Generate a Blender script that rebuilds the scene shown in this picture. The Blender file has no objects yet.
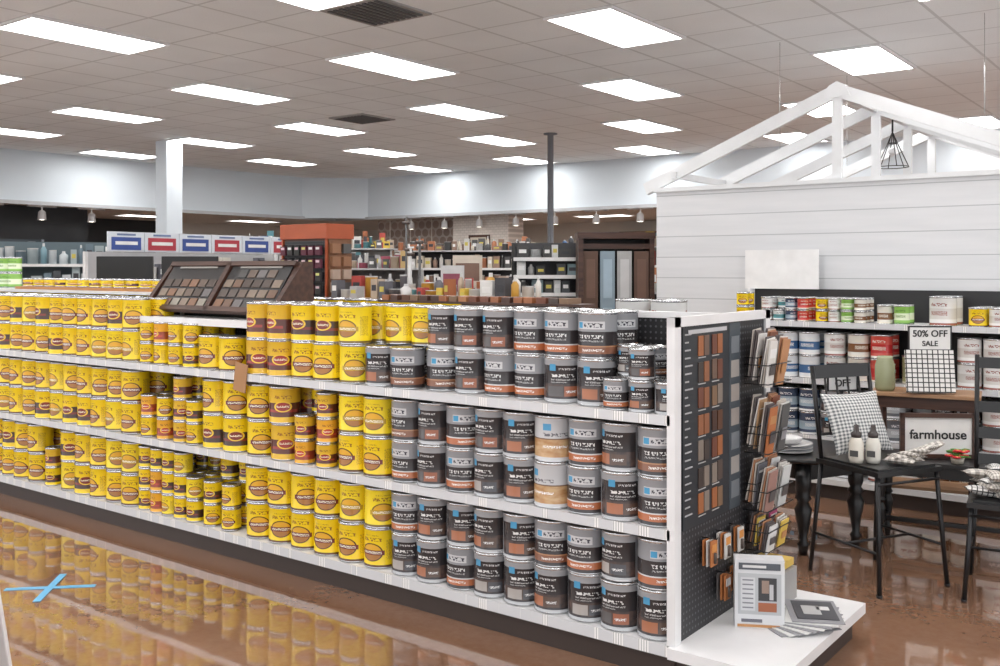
import bpy, math, random
from mathutils import Matrix, Vector
random.seed(7)
R=random
sc=bpy.context.scene
try:
    sc.view_settings.view_transform='Standard'
    sc.view_settings.look='None'
    sc.view_settings.exposure=0.2
except Exception as e: print(e)

# ---------------------------------------------------------------- node helpers
class NT:
    def __init__(s,name):
        s.m=bpy.data.materials.new(name); s.m.use_nodes=True
        s.t=s.m.node_tree; s.b=s.t.nodes['Principled BSDF']
    def set(s,inp,v):
        i=s.b.inputs[inp]
        if hasattr(v,'links'): s.t.links.new(v,i)
        else: i.default_value=v
        return s
    def _in(s,i,v):
        if hasattr(v,'links'): s.t.links.new(v,i)
        elif isinstance(v,tuple): i.default_value=(*v[:3],1)
        else: i.default_value=v
    def math(s,op,a,b=0.0,c=0.0):
        n=s.t.nodes.new('ShaderNodeMath'); n.operation=op
        s._in(n.inputs[0],a); s._in(n.inputs[1],b)
        if len(n.inputs)>2: s._in(n.inputs[2],c)
        return n.outputs[0]
    def mul(s,*a):
        r=a[0]
        for x in a[1:]: r=s.math('MULTIPLY',r,x)
        return r
    def mix(s,f,a,b):
        n=s.t.nodes.new('ShaderNodeMix'); n.data_type='RGBA'
        s._in(n.inputs[0],f); s._in(n.inputs[6],a); s._in(n.inputs[7],b)
        return n.outputs[2]
    def rect(s,u,v,u0,u1,v0,v1):
        return s.mul(s.math('GREATER_THAN',u,u0),s.math('LESS_THAN',u,u1),s.math('GREATER_THAN',v,v0),s.math('LESS_THAN',v,v1))
    def band(s,v,a,b): return s.mul(s.math('GREATER_THAN',v,a),s.math('LESS_THAN',v,b))
    def ell(s,u,v,cu,cv,ru,rv):
        a=s.math('DIVIDE',s.math('SUBTRACT',u,cu),ru); b=s.math('DIVIDE',s.math('SUBTRACT',v,cv),rv)
        return s.math('SQRT',s.math('ADD',s.mul(a,a),s.mul(b,b)))
    def coord(s,kind='Object'):
        n=s.t.nodes.new('ShaderNodeTexCoord'); q=s.t.nodes.new('ShaderNodeSeparateXYZ')
        s.t.links.new(n.outputs[kind],q.inputs[0]); s.vec=n.outputs[kind]
        return q.outputs[0],q.outputs[1],q.outputs[2]
    def noise(s,scale,detail=2,vec=None,rough=.5):
        n=s.t.nodes.new('ShaderNodeTexNoise'); n.inputs['Scale'].default_value=scale; n.inputs['Detail'].default_value=detail
        n.inputs['Roughness'].default_value=rough
        if vec is not None: s.t.links.new(vec,n.inputs['Vector'])
        return n.outputs[0]
    def vmul(s,vec,v3):
        n=s.t.nodes.new('ShaderNodeVectorMath'); n.operation='MULTIPLY'
        s.t.links.new(vec,n.inputs[0]); n.inputs[1].default_value=v3; return n.outputs[0]
    def bump(s,h,strength=.1,dist=.01):
        n=s.t.nodes.new('ShaderNodeBump'); n.inputs['Strength'].default_value=strength; n.inputs['Distance'].default_value=dist
        s.t.links.new(h,n.inputs['Height']); s.t.links.new(n.outputs[0],s.b.inputs['Normal'])
    def remap(s,v,a,b,c,d):
        n=s.t.nodes.new('ShaderNodeMapRange'); s._in(n.inputs[0],v)
        for i,x in enumerate((a,b,c,d)): n.inputs[i+1].default_value=x
        return n.outputs[0]

def plain(name,col,rough=.5,metal=0,var=.08,ns=6,coat=0):
    n=NT(name); n.coord()
    f=n.remap(n.noise(ns,3,n.vec),.3,.7,0,1)
    c2=tuple(max(0,c*(1-var)) for c in col)
    n.set('Base Color',n.mix(f,col,c2)).set('Roughness',rough).set('Metallic',metal)
    if coat: n.set('Coat Weight',coat)
    return n.m
def vcol(name,rough=.5,metal=0,var=.1):
    n=NT(name); a=n.t.nodes.new('ShaderNodeAttribute'); a.attribute_name='Col'
    n.coord(); f=n.remap(n.noise(9,3,n.vec),.3,.7,0,var)
    n.set('Base Color',n.mix(f,a.outputs[0],(0,0,0))).set('Roughness',rough).set('Metallic',metal)
    return n.m
def emis(name,col,st):
    n=NT(name); n.set('Base Color',(*col,1)).set('Emission Color',(*col,1)).set('Emission Strength',st)
    return n.m

M_metal=plain('tin_metal',(.62,.63,.64),.22,.9)
M_vc=vcol('painted_mixed',.45)
M_vcg=vcol('painted_gloss',.2)
M_paper=vcol('printed_paper',.6)
M_white=plain('white_enamel',(.78,.78,.79),.35)
M_dark=plain('dark_kick',(.05,.035,.03),.45)
M_blackwood=plain('black_painted_wood',(.012,.012,.013),.32,var=.4)
M_blackmetal=plain('black_steel',(.016,.016,.018),.35,.3)

def pegboard():
    n=NT('pegboard_black'); x,y,z=n.coord()
    s=n.math('ADD',x,y)
    u=n.math('FRACT',n.math('ADD',n.mul(s,39.37),400.)); v=n.math('FRACT',n.mul(z,39.37))
    d=n.ell(u,v,.5,.5,1.,1.)
    h=n.math('LESS_THAN',d,.2)
    n.set('Base Color',n.mix(h,(.018,.018,.021),(.10,.10,.11))).set('Roughness',.5)
    return n.m
M_peg=pegboard()
def shelflip():
    n=NT('shelf_price_strip'); x,y,z=n.coord()
    u=n.math('FRACT',n.math('ADD',n.mul(n.math('ADD',x,n.mul(y,.93)),9.),300.))
    nz=n.noise(14,2,n.vmul(n.vec,(1,1,0)))
    tag=n.mul(n.band(u,.2,.62),n.math('GREATER_THAN',nz,.5))
    u2=n.math('FRACT',n.math('ADD',n.mul(x,90.),900.))
    ln=n.mul(tag,n.band(u2,.1,.4))
    c=n.mix(tag,(.62,.63,.65),(.85,.85,.84)); c=n.mix(n.mul(ln,.6),c,(.1,.1,.12))
    n.set('Base Color',c).set('Roughness',.4); return n.m
M_lip=shelflip()
def wood(name,c1,c2,scale=3,axis=(1,12,12),rough=.45):
    n=NT(name); n.coord(); f=n.remap(n.noise(scale,4,n.vmul(n.vec,axis)),.35,.65,0,1)
    n.set('Base Color',n.mix(f,c1,c2)).set('Roughness',rough); return n.m
M_wood=wood('walnut_wood',(.075,.032,.020),(.038,.016,.011))
M_oak=wood('oak_wood',(.38,.22,.12),(.25,.13,.065))

def label(name,kind,base=(1,1,1),c2=(0,0,0),c3=(0,0,0)):
    n=NT(name); u,v,_=n.coord('UV')
    a=n.mul(n.math('SUBTRACT',n.math('FRACT',n.mul(u,2.)),.5),1.38)
    tx=n.math('GREATER_THAN',n.noise(1.,1,n.vmul(n.vec,(90,40,1))),.5)
    tb=n.math('GREATER_THAN',n.noise(1.,1,n.vmul(n.vec,(60,14,1))),.5)
    if kind=='medal':
        c=n.mix(n.band(v,.0,.06),base,c2)
        d=n.ell(a,v,0,.40,.32,.25)
        c=n.mix(n.math('LESS_THAN',d,1.),c,c2)
        c=n.mix(n.mul(n.math('LESS_THAN',d,.88),n.math('GREATER_THAN',v,.40)),c,(.74,.40,.03))
        c=n.mix(n.mul(n.math('LESS_THAN',d,.88),n.math('LESS_THAN',v,.40)),c,(.36,.15,.03))
        c=n.mix(n.rect(a,v,-.36,.36,.33,.46),c,c3)
        c=n.mix(n.mul(n.rect(a,v,-.28,.28,.36,.43),tx),c,(.9,.85,.7))
        c=n.mix(n.mul(n.rect(a,v,-.28,.28,.70,.80),tb,.85),c,(.25,.08,.02))
        c=n.mix(n.mul(n.rect(a,v,-.2,.2,.84,.88),tx,.6),c,(.3,.15,.02))
        c=n.mix(n.mul(n.rect(a,v,.40,.66,.2,.75),tx,.6),c,(.30,.15,.03))
    elif kind=='half':
        c=n.mix(n.band(v,.16,.58),base,c2)
        c=n.mix(n.rect(a,v,-.45,.45,.30,.38),c,c3)
        d=n.ell(a,v,0,.47,.26,.16)
        c=n.mix(n.math('LESS_THAN',d,1.),c,(.85,.56,.05)); c=n.mix(n.math('LESS_THAN',d,.8),c,c3)
        c=n.mix(n.mul(n.rect(a,v,-.2,.2,.44,.50),tx),c,(.9,.8,.6))
        c=n.mix(n.mul(n.rect(a,v,-.24,.24,.70,.80),tb,.8),c,(.25,.07,.03))
    elif kind=='dark':
        c=n.mix(n.math('GREATER_THAN',v,.86),(.032,.028,.030),(.36,.37,.39))
        f=n.remap(n.noise(1.,3,n.vmul(n.vec,(16,5,1))),.35,.65,0,1)
        c=n.mix(n.mul(n.band(v,.10,.42),f,.5),c,(.15,.09,.07))
        c=n.mix(n.rect(a,v,-.33,-.17,.73,.89),c,(.08,.35,.60))
        c=n.mix(n.mul(n.rect(a,v,-.10,.30,.75,.80),tx,.9),c,(.7,.7,.72))
        c=n.mix(n.mul(n.rect(a,v,-.30,.26,.58,.65),tb),c,(.74,.74,.74))
        c=n.mix(n.mul(n.rect(a,v,-.30,.30,.50,.54),tx,.7),c,(.6,.6,.6))
        c=n.mix(n.mul(n.rect(a,v,-.30,.10,.44,.47),tx,.7),c,(.5,.5,.5))
        c=n.mix(n.rect(a,v,-.38,.0,.12,.36),c,base)
        c=n.mix(n.rect(a,v,.03,.38,.12,.36),c,c2)
        c=n.mix(n.mul(n.rect(a,v,.07,.32,.20,.26),tx),c,(.75,.75,.75))
        c=n.mix(n.band(v,.0,.06),c,(.45,.46,.48))
        c=n.mix(n.mul(n.math('GREATER_THAN',n.math('ABSOLUTE',a),.60),.9),c,(.30,.31,.33))
    elif kind=='band':     # charcoal body with grey shoulder, white panel and orange strip
        c=n.mix(n.math('GREATER_THAN',v,.60),(.035,.030,.032),(.30,.31,.33))
        c=n.mix(n.rect(a,v,-.34,.34,.66,.84),c,(.62,.63,.65))
        c=n.mix(n.rect(a,v,-.33,-.19,.68,.82),c,(.08,.35,.60))
        c=n.mix(n.mul(n.rect(a,v,-.15,.30,.70,.80),tb),c,(.06,.06,.08))
        c=n.mix(n.mul(n.rect(a,v,-.32,.30,.44,.52),tb),c,(.7,.7,.7))
        c=n.mix(n.mul(n.rect(a,v,-.30,.30,.36,.40),tx,.7),c,(.6,.6,.6))
        c=n.mix(n.band(v,.08,.24),c,base)
        c=n.mix(n.mul(n.rect(a,v,-.2,.32,.13,.19),tx),c,(.8,.75,.7))
        c=n.mix(n.band(v,.24,.27),c,c2)
    elif kind=='tan':
        c=n.mix(n.band(v,.08,.5),base,c2)
        f=n.remap(n.noise(1.,3,n.vmul(n.vec,(10,8,1))),.35,.65,0,1)
        c=n.mix(n.mul(n.band(v,.08,.5),f,.7),c,(.62,.45,.25))
        c=n.mix(n.rect(a,v,-.3,-.1,.72,.88),c,(.1,.35,.6))
        c=n.mix(n.mul(n.rect(a,v,-.3,.3,.58,.66),tb),c,(.15,.15,.17))
        c=n.mix(n.mul(n.rect(a,v,-.3,.3,.3,.36),tx),c,(.9,.9,.9))
        c=n.mix(n.band(v,.5,.53),c,(.2,.12,.08))
    else:
        c=n.mix(n.band(v,.22,.62),base,c2)
        c=n.mix(n.mul(n.rect(a,v,-.3,.3,.36,.52),tx),c,c3)
        c=n.mix(n.mul(n.rect(a,v,-.3,.3,.70,.82),tb),c,c3)
        c=n.mix(n.band(v,.0,.08),c,c3)
    n.set('Base Color',c).set('Roughness',.27).set('Coat Weight',.3)
    return n.m
Y=(.87,.62,.010)
L=dict(
 yel=label('label_yellow','medal',Y,(.10,.04,.01),(.16,.03,.02)),
 yel2=label('label_yellow_pale','medal',(.89,.68,.02),(.16,.10,.02),(.45,.28,.02)),
 half=label('label_yellow_brown','half',Y,(.06,.03,.02),(.20,.03,.02)),
 mar=label('label_maroon','half',(.74,.46,.03),(.11,.03,.02),(.32,.04,.03)),
 orr=label('label_orange_red','half',(.80,.40,.03),(.30,.05,.02),(.50,.06,.03)),
 dark=label('label_charcoal','dark',(.36,.13,.06),(.10,.06,.045)),
 dark2=label('label_charcoal_b','dark',(.09,.08,.08),(.30,.10,.05)),
 dark3=label('label_charcoal_c','dark',(.36,.33,.31),(.07,.07,.08)),
 dark4=label('label_charcoal_d','band',(.42,.13,.05),(.6,.6,.6)),
 dark5=label('label_charcoal_e','band',(.22,.09,.05),(.4,.2,.1)),
 tan=label('label_tan','tan',(.56,.57,.59),(.42,.22,.09)),
 blue=label('label_blue','plain',(.72,.75,.78),(.06,.14,.30),(.8,.8,.8)),
 red=label('label_red','plain',(.60,.08,.06),(.50,.03,.03),(.75,.7,.6)),
 brn=label('label_brown','plain',(.70,.68,.62),(.20,.09,.04),(.75,.7,.6)),
 gry=label('label_grey','plain',(.13,.14,.16),(.40,.42,.44),(.7,.72,.75)),
 grn=label('label_green','plain',(.25,.50,.10),(.70,.78,.55),(.10,.25,.05)),
 olv=label('label_olive','plain',(.26,.28,.15),(.20,.22,.12),(.5,.5,.4)),
 wht=label('label_white','plain',(.76,.76,.75),(.62,.60,.58),(.30,.10,.08)),
 tea=label('label_tealband','plain',(.72,.75,.74),(.08,.30,.32),(.1,.1,.12)),
 nav=label('label_navy','plain',(.05,.07,.12),(.30,.38,.45),(.7,.7,.7)),
)
def DK(): return R.choice(['dark','dark2','dark4','dark3','dark5','dark','dark4'])

# ---------------------------------------------------------------- mesh builder
class MB:
    def __init__(s,mats):
        s.V=[];s.F=[];s.MI=[];s.UV=[];s.C=[];s.S=[];s.mats=list(mats);s.T=Matrix.Identity(4)
    def mi(s,m):
        if isinstance(m,int): return m
        if m not in s.mats: s.mats.append(m)
        return s.mats.index(m)
    def v(s,p):
        s.V.append(tuple(s.T@Vector(p))); return len(s.V)-1
    def f(s,idx,m=0,col=(1,1,1),uv=None,sm=False):
        s.F.append(tuple(idx)); s.MI.append(s.mi(m)); s.S.append(sm)
        s.UV.append(uv or [(0,0),(1,0),(1,1),(0,1)][:len(idx)]); s.C.append(col)
    def box(s,c,d,m=0,col=(1,1,1),rot=None,taper=1):
        x,y,z=d[0]/2,d[1]/2,d[2]/2
        M=Matrix.Translation(c)@(rot.to_4x4() if rot is not None else Matrix.Identity(4))
        P=[(-x,-y,-z),(x,-y,-z),(x,y,-z),(-x,y,-z),(-x*taper,-y*taper,z),(x*taper,-y*taper,z),(x*taper,y*taper,z),(-x*taper,y*taper,z)]
        i=[s.v(M@Vector(p)) for p in P]
        for q in ((0,3,2,1),(4,5,6,7),(0,1,5,4),(1,2,6,5),(2,3,7,6),(3,0,4,7)):
            s.f([i[k] for k in q],m,col)
    def b2(s,x0,x1,y0,y1,z0,z1,m=0,col=(1,1,1)):
        s.box(((x0+x1)/2,(y0+y1)/2,(z0+z1)/2),(abs(x1-x0),abs(y1-y0),abs(z1-z0)),m,col)
    def lathe(s,prof,pos,seg=20,mats=None,col=(1,1,1),phase=0,vr=None,M=None,m=0,sm=True):
        M=Matrix.Translation(pos)@(M if M is not None else Matrix.Identity(4))
        rings=[]
        for (r,z) in prof:
            rings.append([s.v(M@Vector((r*math.cos(2*math.pi*k/seg+phase),r*math.sin(2*math.pi*k/seg+phase),z))) for k in range(seg)])
        z0,z1=vr or (prof[0][1],prof[-1][1]+1e-6)
        for j in range(len(prof)-1):
            mm=mats[j] if mats else m
            va=(prof[j][1]-z0)/(z1-z0); vb=(prof[j+1][1]-z0)/(z1-z0)
            for k in range(seg):
                k2=(k+1)%seg; ua=k/seg; ub=(k+1)/seg
                s.f((rings[j][k],rings[j][k2],rings[j+1][k2],rings[j+1][k]),mm,col if not isinstance(col,list) else col[j],[(ua,va),(ub,va),(ub,vb),(ua,vb)],sm)
    def tube(s,pts,r,seg=8,m=0,col=(1,1,1),r2=None):
        for a,b in zip(pts[:-1],pts[1:]):
            a=Vector(a);b=Vector(b);d=b-a
            if d.length<1e-6: continue
            q=d.to_track_quat('Z','Y').to_matrix().to_4x4(); L_=d.length
            rb=r if r2 is None else r2
            s.lathe([(0.0001,0),(r,0),(rb,L_),(0.0001,L_)],a,seg,None,col,M=q,m=m)
    def ball(s,c,r,m=0,col=(1,1,1),seg=10,rings=6,sc=(1,1,1)):
        pr=[(max(1e-4,math.sin(math.pi*i/rings))*r,-math.cos(math.pi*i/rings)*r) for i in range(rings+1)]
        s.lathe(pr,c,seg,None,col,M=Matrix.Diagonal((*sc,1)),m=m)
    def build(s,name,loc=(0,0,0),rz=0,parent=None,bevel=0):
        me=bpy.data.meshes.new(name); me.from_pydata(s.V,[],s.F)
        for m in s.mats: me.materials.append(m)
        me.polygons.foreach_set('material_index',s.MI); me.polygons.foreach_set('use_smooth',s.S)
        uv=me.uv_layers.new(name='UVMap'); flat=[c for f in s.UV for p in f for c in p]; uv.data.foreach_set('uv',flat)
        ca=me.color_attributes.new('Col','FLOAT_COLOR','CORNER')
        fl=[]
        for f,c in zip(s.F,s.C): fl+= [c[0],c[1],c[2],1.0]*len(f)
        ca.data.foreach_set('color',fl)
        me.update()
        o=bpy.data.objects.new(name,me); sc.collection.objects.link(o); o.location=loc; o.rotation_euler=(0,0,rz)
        if parent: o.parent=parent
        if bevel:
            b=o.modifiers.new('bevel','BEVEL'); b.width=bevel; b.segments=2; b.limit_method='ANGLE'
        return o
def copy_of(o,loc,rz=0):
    n=bpy.data.objects.new(o.name.split('.')[0],o.data); sc.collection.objects.link(n); n.location=loc; n.rotation_euler=(0,0,rz); return n
def empty(name,loc=(0,0,0),rz=0):
    o=bpy.data.objects.new(name,None); sc.collection.objects.link(o); o.location=loc; o.rotation_euler=(0,0,rz); return o
def rotm(ax,deg): return Matrix.Rotation(math.radians(deg),3,ax)
def text(name,body,size,mat,loc,rot,parent=None):
    cu=bpy.data.curves.new(name,'FONT'); cu.body=body; cu.size=size; cu.align_x='CENTER'; cu.align_y='CENTER'; cu.extrude=.0008; cu.offset=size*.02
    cu.materials.append(mat)
    o=bpy.data.objects.new(name,cu); sc.collection.objects.link(o); o.location=loc; o.rotation_euler=rot
    if parent: o.parent=parent
    return o

def can(mb,x,y,z,kind,r=.0825,h=.190,ph=0,seg=22):
    pr=[(.001,.004),(r-.004,.004),(r-.001,0),(r+.0012,.003),(r-.001,.007),(r-.001,h-.011),(r+.0014,h-.007),(r+.0014,h-.001),(r-.002,h),(r-.005,h-.006),(r-.02,h-.007),(r-.022,h-.003),(r-.03,h-.005),(.001,h-.005)]
    me=mb.mi(M_metal); la=mb.mi(L[kind])
    mats=[me,me,me,me,la]+[me]*8
    mb.lathe(pr,(x,y,z),seg,mats,phase=ph,vr=(.007,h-.011))
def qcan(mb,x,y,z,kind,ph=0): can(mb,x,y,z,kind,.0535,.124,ph,18)

# ---------------------------------------------------------------- room shell
CE=3.5
def ceilmat():
    n=NT('ceiling_tile'); x,y,z=n.coord()
    fx=n.math('FRACT',n.math('ADD',n.math('DIVIDE',n.math('ADD',x,2.77-.305),.61),100.))
    fy=n.math('FRACT',n.math('ADD',n.math('DIVIDE',n.math('SUBTRACT',y,4.42+.61),.61),100.))
    ln=n.math('MAXIMUM',n.math('GREATER_THAN',n.math('ABSOLUTE',n.math('SUBTRACT',fx,.5)),.478),n.math('GREATER_THAN',n.math('ABSOLUTE',n.math('SUBTRACT',fy,.5)),.482))
    f=n.remap(n.noise(1.2,2,n.vec),.3,.7,0,1)
    sp=n.math('GREATER_THAN',n.noise(120,2,n.vec),.62)
    c=n.mix(f,(.86,.89,.90),(.80,.825,.835)); c=n.mix(n.mul(sp,.2),c,(.5,.5,.5)); c=n.mix(n.mul(ln,.55),c,(.45,.46,.46))
    n.set('Base Color',c).set('Roughness',.9); return n.m
def floormat():
    n=NT('polished_floor'); n.coord()
    f=n.remap(n.noise(1.1,5,n.vec,.6),.3,.7,0,1); g=n.remap(n.noise(24,4,n.vec,.7),.35,.65,0,1)
    c=n.mix(f,(.27,.145,.088),(.19,.095,.056)); c=n.mix(n.mul(g,.25),c,(.34,.22,.15))
    n.set('Base Color',c).set('Roughness',n.remap(n.noise(3,3,n.vec),.3,.7,.03,.07)).set('IOR',1.7).set('Coat Weight',.5).set('Coat Roughness',.02)
    n.bump(n.noise(4,2,n.vec),.06,.02); return n.m
def wallmat(name,c,var=.04): return plain(name,c,.7,var=var,ns=1.5)
MC=ceilmat(); MF=floormat()
m=MB([MF]); m.b2(-19.5,5,-5,19.5,-.1,0); m.build('floor')
m=MB([MC]); m.b2(-16,5,-1.5,15,CE,CE+.08); m.build('ceiling')
MWb=wallmat('wall_cool_white',(.70,.76,.81)); MWc=wallmat('wall_cream',(.66,.62,.57)); MBk=plain('wall_black',(.02,.022,.026),.6)
m=MB([MWb]); m.b2(-16,5,15.0,15.12,2.65,CE); m.b2(-15.92,-15.8,-1.5,15,2.65,CE)
m.box((-15.35,14.55,(2.65+CE)/2),(1.6,.1,CE-2.65),rot=rotm('Z',45)); m.build('wall_soffit')
m=MB([plain('trim_grey',(.5,.51,.53),.5)]); m.b2(-15.9,5,14.96,15.0,2.62,2.68); m.b2(-15.8,-15.76,-1.5,15,2.62,2.68); m.build('trim_soffit')
m=MB([wallmat('low_ceiling',(.62,.58,.54))]); m.b2(-19.5,5,15.12,19.5,2.65,2.7); m.b2(-19.5,-15.92,-1.5,15.12,2.65,2.7); m.build('ceiling_recess')
m=MB([MWc]); m.b2(-19.5,5,19.4,19.5,0,2.65); m.build('wall_back')
m=MB([MBk,MWc]); m.b2(-19.5,-19.4,-1.5,13,0,2.65,0); m.b2(-19.5,-19.4,13,19.4,0,2.65,1); m.build('wall_left')
m=MB([MBk]); m.b2(-16.6,-16.5,2,9.6,1.9,2.65); m.build('wall_valance')

ML=emis('light_diffuser',(1,.99,.975),11.0)
lm=MB([ML,M_white])
lm.box((0,0,-.006),(.56,1.17,.008),0)
for sx in(-1,1): lm.box((sx*.2925,0,-.01),(.025,1.21,.02),1)
for sy in(-1,1): lm.box((0,sy*.5975,-.01),(.56,.025,.02),1)
first=lm.build('ceiling_light',(-2.77,4.42,CE-.001))
for j,yy in enumerate([-.46,1.98,4.42,6.86,9.30,11.74,14.12]):
    for i in range(-2,6):
        x=-2.77-2.44*i-(1.22 if j%2==1 else 0)
        if j==2 and i==0: continue
        if x<-15.3 or x>4.5: continue
        if yy>14 and x<-14.2: continue
        copy_of(first,(x,yy,CE-.001))
rl=MB([emis('recess_diffuser',(1,.96,.90),7.0),M_white]); rl.box((0,0,-.006),(1.1,.5,.01),0); 
for sy in(-1,1): rl.box((0,sy*.26,-.01),(1.15,.03,.02),1)
for sx in(-1,1): rl.box((sx*.565,0,-.01),(.03,.5,.02),1)
rf=rl.build('recess_light',(-15.0,17.0,2.649))
for x in(-12.6,-10.2,-7.8,-5.4): copy_of(rf,(x,17.0,2.649))
for y in(2.5,5.5,8.5,11.5,14.2): copy_of(rf,(-17.6,y,2.649),math.radians(90))

vm=MB([plain('vent_grey',(.34,.33,.32),.6),plain('vent_dark',(.10,.10,.10),.7)])
vm.box((0,0,-.008),(.6,.6,.014),0)
for i in range(9): vm.box((-.24+.06*i,0,-.018),(.03,.5,.012),1)
vo=vm.build('ceiling_vent',(-5.19,5.33,CE)); copy_of(vo,(-9.0,9.0,CE))
m=MB([M_white]); m.lathe([(.07,0),(.07,-.02),(.05,-.05),(.001,-.06)],(-5.2,3.6,CE),16); m.build('smoke_detector')

m=MB([MWb]); m.b2(-.14,.14,-.14,.14,0,CE-.002); m.b2(-.17,.17,-.17,.17,0,.12); m.build('square_column',(-12.95,8.85,0),bevel=.008)
m=MB([plain('pole_grey',(.16,.17,.19),.4)]); m.lathe([(.10,0),(.10,.02),(.045,.03),(.045,CE-.03),(.1,CE-.02),(.1,CE-.002)],(-7.84,11.6,0),16); m.build('support_pole')

# ---------------------------------------------------------------- main gondola
X0,X1,YF,YB=-9.02,-1.70,3.31,4.24; YM=3.775
SH=[1.0,.57]
g=MB([M_white,M_lip,M_peg,M_dark])
g.b2(X0+.02,X1,YF+.04,YB-.04,0,.11,3)
g.b2(X0,X1,YF+.004,YB-.004,.105,.138,0)
for yy in (YF,YB-.004): g.b2(X0,X1,yy,yy+.004,.098,.142,1)
for z in SH:
    g.b2(X0,X1,YF+.004,YM-.02,z-.022,z-.002,0); g.b2(X0,X1,YM+.02,YB-.004,z-.022,z-.002,0)
    g.b2(X0,X1,YF,YF+.004,z-.034,z+.004,1); g.b2(X0,X1,YB-.004,YB,z-.034,z+.004,1)
g.b2(X0,X1,YM-.012,YM+.012,.14,1.345,2); g.b2(X0,X1,YM-.022,YM+.022,1.345,1.372,0)
n_=6
for i in range(n_+1):
    x=X1-.02-(X1-X0-.04)/n_*i
    g.b2(x-.015,x+.015,YM-.022,YM+.022,.0,1.36,0)
    for z in SH:
        for s_ in(-1,1): g.box((x,YM+s_*.2,z-.05),(.006,.38,.055),0)
EX=X1
g.b2(EX,EX+.012,YF+.045,YB-.045,.14,1.34,2)
g.b2(EX-.012,EX+.022,YF,YF+.05,.138,1.372,0); g.b2(EX-.012,EX+.022,YB-.05,YB,.138,1.372,0)
g.b2(EX-.012,EX+.022,YF,YB,1.335,1.372,0)
g.b2(EX+.012,EX+.020,YF+.07,YF+.60,.56,1.33,M_vc,(.020,.024,.030))
g.b2(EX+.020,EX+.0215,YF+.49,YF+.60,.56,1.33,M_vc,(.05,.065,.08))
g.b2(EX,-1.30,YF+.05,YB-.05,0,.10,3)
g.b2(EX,-1.26,YF-.02,YB,.10,.142,0)
gond=g.build('gondola_shelf')

c=MB([M_vc])
cols=[(.38,.17,.075),(.26,.10,.045),(.15,.05,.028),(.30,.11,.045),(.11,.045,.022),(.20,.12,.07),(.07,.03,.02),(.38,.14,.05),(.15,.09,.065),(.08,.055,.045)]
chips=[(.26,.10,.045),(.15,.05,.028),(.11,.045,.022),(.20,.12,.07),(.07,.03,.02),(.34,.12,.045),(.15,.09,.065),(.08,.055,.045),(.05,.035,.03),(.22,.18,.15)]
for r_ in range(7):
    for k in range(2):
        z=1.255-r_*.103; y=YF+.245+k*.125
        for q in range(2):
            c1=R.choice(chips); yy=y-.026+q*.052; zz=z+R.choice([0,.004])
            c.b2(EX+.0205,EX+.024,yy-.022,yy+.022,zz-.040,zz+.038,0,c1)
        c.b2(EX+.0205,EX+.022,y-.045,y+.02,z-.049,z-.045,0,(.45,.45,.45))
for r_ in range(24):
    w=R.uniform(.02,.07); z=1.30-r_*.030
    c.b2(EX+.0205,EX+.0212,YF+.085,YF+.085+w,z,z+.006,0,(.42,.42,.44))
for r_ in range(7):
    z=1.24-r_*.100
    c.b2(EX+.0217,EX+.0235,YF+.505,YF+.585,z-.035,z+.035,0,R.choice([(.30,.27,.25),(.12,.09,.08),(.16,.18,.20),(.33,.31,.29)]))
c.b2(EX+.0222,EX+.0235,YF+.11,YF+.46,1.304,1.320,0,(.5,.5,.52))
c.build('stain_color_chips')

def rack(name,y0,y1,z0,cols,nrow=2,w=.09,h=.2):
    b=MB([M_blackmetal,M_paper])
    x=EX+.026
    for k in range(nrow):
        xx=x+.012+k*.05
        for z in(z0+k*-.03,z0+.08-k*.03):
            b.tube([(x,y0,z),(xx+.045,y0,z),(xx+.045,y1,z),(x,y1,z)],.0025,6,0)
        n=max(1,int((y1-y0)/w))
        for i in range(n):
            yy=y0+(i+.5)*(y1-y0)/n
            for q in range(4):
                cc=R.choice(cols) if q==3 else R.choice([(.7,.68,.65),(.45,.22,.12),(.12,.10,.10),(.55,.5,.45)])
                b.box((xx+.006+q*.009,yy+R.uniform(-.006,.006),z0-.03*k+h/2+q*-.006),(.005,w*.92,h),1,cc,rot=rotm('Y',9+R.uniform(-3,3))@rotm('X',R.uniform(-5,5)))
            b.box((xx+.040,yy,z0-.03*k+h*.62),(.002,w*.7,h*.22),1,R.choice([(.8,.8,.8),(.5,.25,.1),(.05,.05,.05)]),rot=rotm('Y',9))
            b.box((xx+.038,yy,z0-.03*k+h*.3),(.002,w*.6,h*.25),1,R.choice([(.10,.09,.09),(.5,.25,.1),(.3,.3,.32)]),rot=rotm('Y',9))
    yy=y0
    while yy<=y1+.001:
        b.tube([(x+.06,yy,z0-.03),(x+.06,yy,z0+.08)],.002,6,0); yy+=(y1-y0)/4
    b.build(name)
rack('brochure_rack',3.94,4.2,1.10,[(.40,.18,.08),(.25,.09,.05),(.5,.25,.12),(.7,.68,.65)],2)
rack('brochure_rack',3.94,4.2,.81,[(.45,.28,.15),(.25,.08,.04),(.45,.15,.05),(.1,.1,.1)],2,h=.21)
rack('brochure_rack',3.93,4.22,.57,[(.6,.62,.62),(.35,.2,.17),(.8,.8,.8),(.15,.15,.17)],2,.1,.18)
rack('brochure_rack',3.94,4.2,.40,[(.75,.75,.75),(.5,.1,.22),(.4,.05,.15),(.7,.5,.1)],2,.09,.12)
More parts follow.
